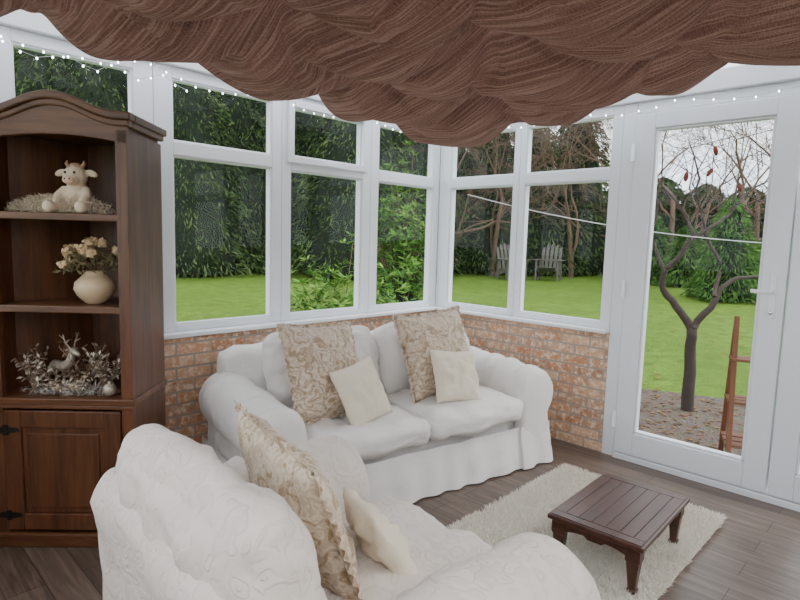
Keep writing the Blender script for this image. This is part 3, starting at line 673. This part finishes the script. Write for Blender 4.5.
hd=root('conifer_hedge'); quads_mesh('foliage',np.concatenate(L1[0]),np.concatenate(L1[1]),np.concatenate(L1[2]),M['conifer'],hd); core.build('inner_mass',M['core'],hd)
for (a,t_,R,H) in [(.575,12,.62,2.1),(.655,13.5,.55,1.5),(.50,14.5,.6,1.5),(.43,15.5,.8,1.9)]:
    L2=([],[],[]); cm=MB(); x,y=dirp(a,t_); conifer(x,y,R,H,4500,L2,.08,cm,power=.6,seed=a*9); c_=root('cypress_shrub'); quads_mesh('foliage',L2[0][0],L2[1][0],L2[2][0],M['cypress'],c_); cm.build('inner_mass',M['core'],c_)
def shrub(name,x,y,R,H,n,leaf,mat,whorl=7):
    z0=gz(x,y); rt=root(name); Ps=[];Us=[];Vs=[]; mb=MB()
    for k in range(n):
        d=rnd_dirs(1)[0]; d[2]=abs(d[2]); rad=np.array([R,R,H])*random.uniform(.65,1.0)*(1+.15*sin(d[0]*7)+.12*cos(d[1]*9)); c=np.array([x,y,z0])+d*rad
        if k%6==0: mb.tube([(x+random.uniform(-.1,.1),y+random.uniform(-.1,.1),z0),(x+d[0]*rad[0]*.5,y+d[1]*rad[1]*.5,z0+d[2]*rad[2]*.6),tuple(c)],[.012,.008,.004],4)
        ax=d*.6+np.array([0,0,.7]); ax/=np.linalg.norm(ax)
        for q in range(whorl):
            u=rnd_dirs(1)[0]; u-=ax*np.dot(u,ax); u/=np.linalg.norm(u); u=u*.85+ax*random.uniform(-.1,.6); u/=np.linalg.norm(u); s=leaf*random.uniform(.7,1.2)
            v=np.cross(u,ax); v/=max(1e-6,np.linalg.norm(v)); Ps.append(c+u*s); Us.append(u*s); Vs.append(v*s*.33)
    quads_mesh('leaves',np.array(Ps),np.array(Us),np.array(Vs),mat,rt); mb.build('stems',M['bark'],rt)
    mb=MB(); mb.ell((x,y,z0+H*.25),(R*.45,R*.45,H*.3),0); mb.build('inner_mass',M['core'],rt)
x,y=dirp(-.105,6.1); shrub('laurel_shrub',x,y,.86,1.22,680,.062,M['bush'])
x,y=dirp(-.0,8.2); shrub('ivy_shrub',x,y,.6,2.4,700,.065,M['bush'])
def bare(name,x,y,H,seed,mat,depth=6,thick=.09,data=None):
    if data is not None:
        o=link(D.objects.new(name,data)); o.location=(x,y,gz(x,y)-.05); o.rotation_euler=(0,0,seed); return o
    random.seed(seed); mb=MB()
    def grow(p,d,L,r,k):
        pts=[p];rs=[r]; n=4 if k>2 else 3; jit=.05 if k==depth else .16
        for i in range(n):
            d=(d+Vector((random.gauss(0,jit),random.gauss(0,jit),random.gauss(.02,.10)))).normalized(); p=p+d*L/n; pts.append(p); rs.append(r*(1-.42*(i+1)/n))
        mb.tube(pts,rs,6 if k>3 else 3)
        if k==0: return
        nb=3 if k>1 else 4
        for b in range(nb):
            i=random.randint(1,n) if b else n; nd=(d+Vector((random.gauss(0,.62),random.gauss(0,.62),random.gauss(.12,.35)))).normalized()
            grow(pts[i],nd,L*random.uniform(.6,.85),max(.004,rs[i]*.62),k-1)
    grow(Vector((0,0,0)),Vector((0,0,1)),H*.26,thick,depth)
    return mb.build(name,mat,loc=(x,y,gz(x,y)-.05))
t1=bare('bare_tree',*dirp(.42,13.5),8.5,3,M['bark']); t2=bare('bare_tree',*dirp(.62,15),9,11,M['bark'])
for a,t_,s,dd in [(.30,16.5,1.2,t1),(.36,17,2.6,t2),(.16,16.5,4.0,t1),(.52,17,5.1,t1),(.70,13.5,.7,t2),(.24,17,3.3,t2),(.85,15,2,t1),(.08,16,5.5,t2),(.47,15.5,.3,t2),(.57,14,3.9,t1)]:
    bare('bare_tree',*dirp(a,t_),8,s,None,data=dd.data)
sm_=root('sumac_tree',(1.90,-1.34,-.13),radians(-45)); mb=MB()
def seg(pts,r0,r1,sd=8):
    P=[Vector((x,y,z)) for x,y,z in pts]; Q=[]
    for i in range(len(P)-1):
        for k in range(3): Q.append(P[i].lerp(P[i+1],k/3)+Vector((random.gauss(0,.006),random.gauss(0,.006),0)))
    Q.append(P[-1]); n=len(Q); mb.tube(Q,[r0+(r1-r0)*i/(n-1) for i in range(n)],sd)
random.seed(5)
seg([(0,0,-.1),(.0,.0,.25),(.01,.02,.5),(-.01,0,.74)],.055,.042)
seg([(-.01,0,.74),(-.14,.05,.92),(-.26,.08,1.06),(-.26,.05,1.24),(-.15,0,1.38),(-.10,-.05,1.55),(-.2,-.05,1.75)],.036,.015)
seg([(-.10,-.05,1.50),(.03,-.1,1.62),(.2,-.05,1.72),(.35,0,1.9)],.018,.008)
seg([(-.01,0,.74),(.12,-.03,.92),(.20,0,1.08),(.38,.05,1.18),(.62,.1,1.20)],.034,.013)
seg([(.16,0,1.02),(.25,.1,1.32),(.12,.15,1.55),(.10,.2,1.75)],.020,.008)
seg([(-.26,.06,1.22),(-.38,.1,1.5),(-.34,.12,1.8),(-.42,.1,2.1)],.018,.007)
seg([(-.2,-.05,1.75),(-.1,-.1,2.0),(-.22,-.1,2.3)],.012,.005); seg([(-.2,-.05,1.75),(-.36,0,1.95),(-.40,0,2.3)],.011,.004)
seg([(.10,.2,1.75),(.0,.2,2.0),(.14,.2,2.35)],.009,.004); seg([(.35,0,1.9),(.5,0,2.0),(.62,.0,2.25)],.008,.004); seg([(.2,-.05,1.72),(.22,-.1,2.0),(.30,-.1,2.3)],.009,.004)
seg([(.62,.1,1.20),(.8,.1,1.26),(.9,.05,1.5)],.011,.004); seg([(.35,0,1.9),(.55,.1,1.85),(.8,.1,1.95)],.008,.004)
for _ in range(40):
    x=random.uniform(-.4,.75); z=random.uniform(1.45,2.2); seg([(x,random.uniform(-.15,.2),z),(x+random.gauss(0,.12),0,z+.15),(x+random.gauss(0,.2),random.uniform(-.1,.1),z+random.uniform(.2,.4))],.005,.002,4)
mb.build('branches',M['barkd'],sm_)
mb=MB()
for x,y,z in [(-.22,-.1,2.02),(.14,.2,2.10),(.36,.1,1.97),(.02,-.08,2.24)]: mb.ell((x,y,z),(.019,.019,.042),0,R=Euler((random.gauss(0,.3),random.gauss(0,.3),0)).to_matrix(),seg=10,rings=8)
mb.build('seed_cones',M['sumac'],sm_)
def adirondack(x,y,rz):
    r=root('adirondack_chair',(x,y,gz(x,y)),rz,.95); mb=MB()
    for k in range(5):
        xx=-.22+k*.11; h=.98-.05*abs(k-2)**1.5; R=Euler((radians(-18),0,0)).to_matrix(); mb.obox((xx*1.1,.33,.30+h*.36),(.085,.02,h*.78),R)
    for k in range(5): mb.obox((0,-.22+k*.11,.36-.03*k),(.56,.095,.02),Euler((radians(-12),0,0)).to_matrix())
    for s in(-1,1):
        mb.box(s*.34-.07,s*.34+.07,-.34,.36,.56,.582); mb.box(s*.30-.02,s*.30+.02,-.30,-.20,0,.56); mb.box(s*.30-.02,s*.30+.02,.22,.30,.0,.56)
        mb.obox((s*.27,.06,.22),(.025,.80,.11),Euler((radians(-16),0,0)).to_matrix())
    mb.box(-.30,.30,.28,.31,.53,.60); mb.build('frame',M['greywood'],r,bevel=.004)
x,y=dirp(.195,15.4); adirondack(x,y,radians(-25)); x,y=dirp(.26,15.4); adirondack(x,y,radians(-72))
mb=MB(); A=Vector((.28,-.06,1.68)); B=Vector((2.1,-3.6,1.44)); mb.tube([A.lerp(B,k/20)-Vector((0,0,.20*(1-(2*k/20-1)**2))) for k in range(21)],.003,5)
mb.tube([(2.1,-3.6,-.13),(2.1,-3.6,1.5)],.02,8); mb.build('washing_line',M['rope'])
r=root('wooden_plant_stand',(.75,-2.10,-.125),radians(-70)); mb=MB()
for s in(-1,1):
    mb.obox((s*.16,-.08,.50),(.03,.03,1.02),Euler((radians(-10),0,0)).to_matrix()); mb.obox((s*.16,.12,.46),(.03,.03,.95),Euler((radians(12),0,0)).to_matrix())
for z,dp in((.18,.14),(.45,.10),(.72,.07)):
    for k in range(3): mb.box(-.18,.18,-dp+k*dp*.75,-dp+k*dp*.75+dp*.6,z,z+.018)
mb.build('frame',M['redwood'],r,bevel=.003)

# ------------------------------------------------------------------ light + camera
w=D.worlds.new('overcast'); SC.world=w; w.use_nodes=True; nt=w.node_tree; bg=nt.nodes['Background']
tc=nt.nodes.new('ShaderNodeTexCoord'); nz=nt.nodes.new('ShaderNodeTexNoise'); nz.inputs['Scale'].default_value=2.5; nt.links.new(tc.outputs['Generated'],nz.inputs['Vector'])
cr=nt.nodes.new('ShaderNodeValToRGB'); cr.color_ramp.elements[0].color=(.78,.87,.98,1); cr.color_ramp.elements[1].color=(1,1,1,1); cr.color_ramp.elements[0].position=.35; cr.color_ramp.elements[1].position=.65
nt.links.new(nz.outputs['Fac'],cr.inputs[0]); nt.links.new(cr.outputs[0],bg.inputs[0]); bg.inputs[1].default_value=3.4
sun=D.lights.new('sun','SUN'); sun.energy=1.6; sun.angle=radians(25); sun.color=(1,.97,.92); so=link(D.objects.new('sun',sun)); so.rotation_euler=(radians(42),radians(18),radians(20))
cam=D.cameras.new('camera'); co=link(D.objects.new('camera',cam)); cam.sensor_width=36; cam.lens=564.69*36/800; cam.clip_start=.05
az,p,ro=.7683,.1087,.0284
f=Vector((cos(p)*cos(az),cos(p)*sin(az),-sin(p))); r0=Vector((sin(az),-cos(az),0)); u0=r0.cross(f)
r_=r0*cos(ro)+u0*sin(ro); u_=-r0*sin(ro)+u0*cos(ro)
m=Matrix((r_,u_,-f)).transposed().to_4x4(); m.translation=Vector((-3.3957,-2.8905,1.3137)); co.matrix_world=m
SC.camera=co
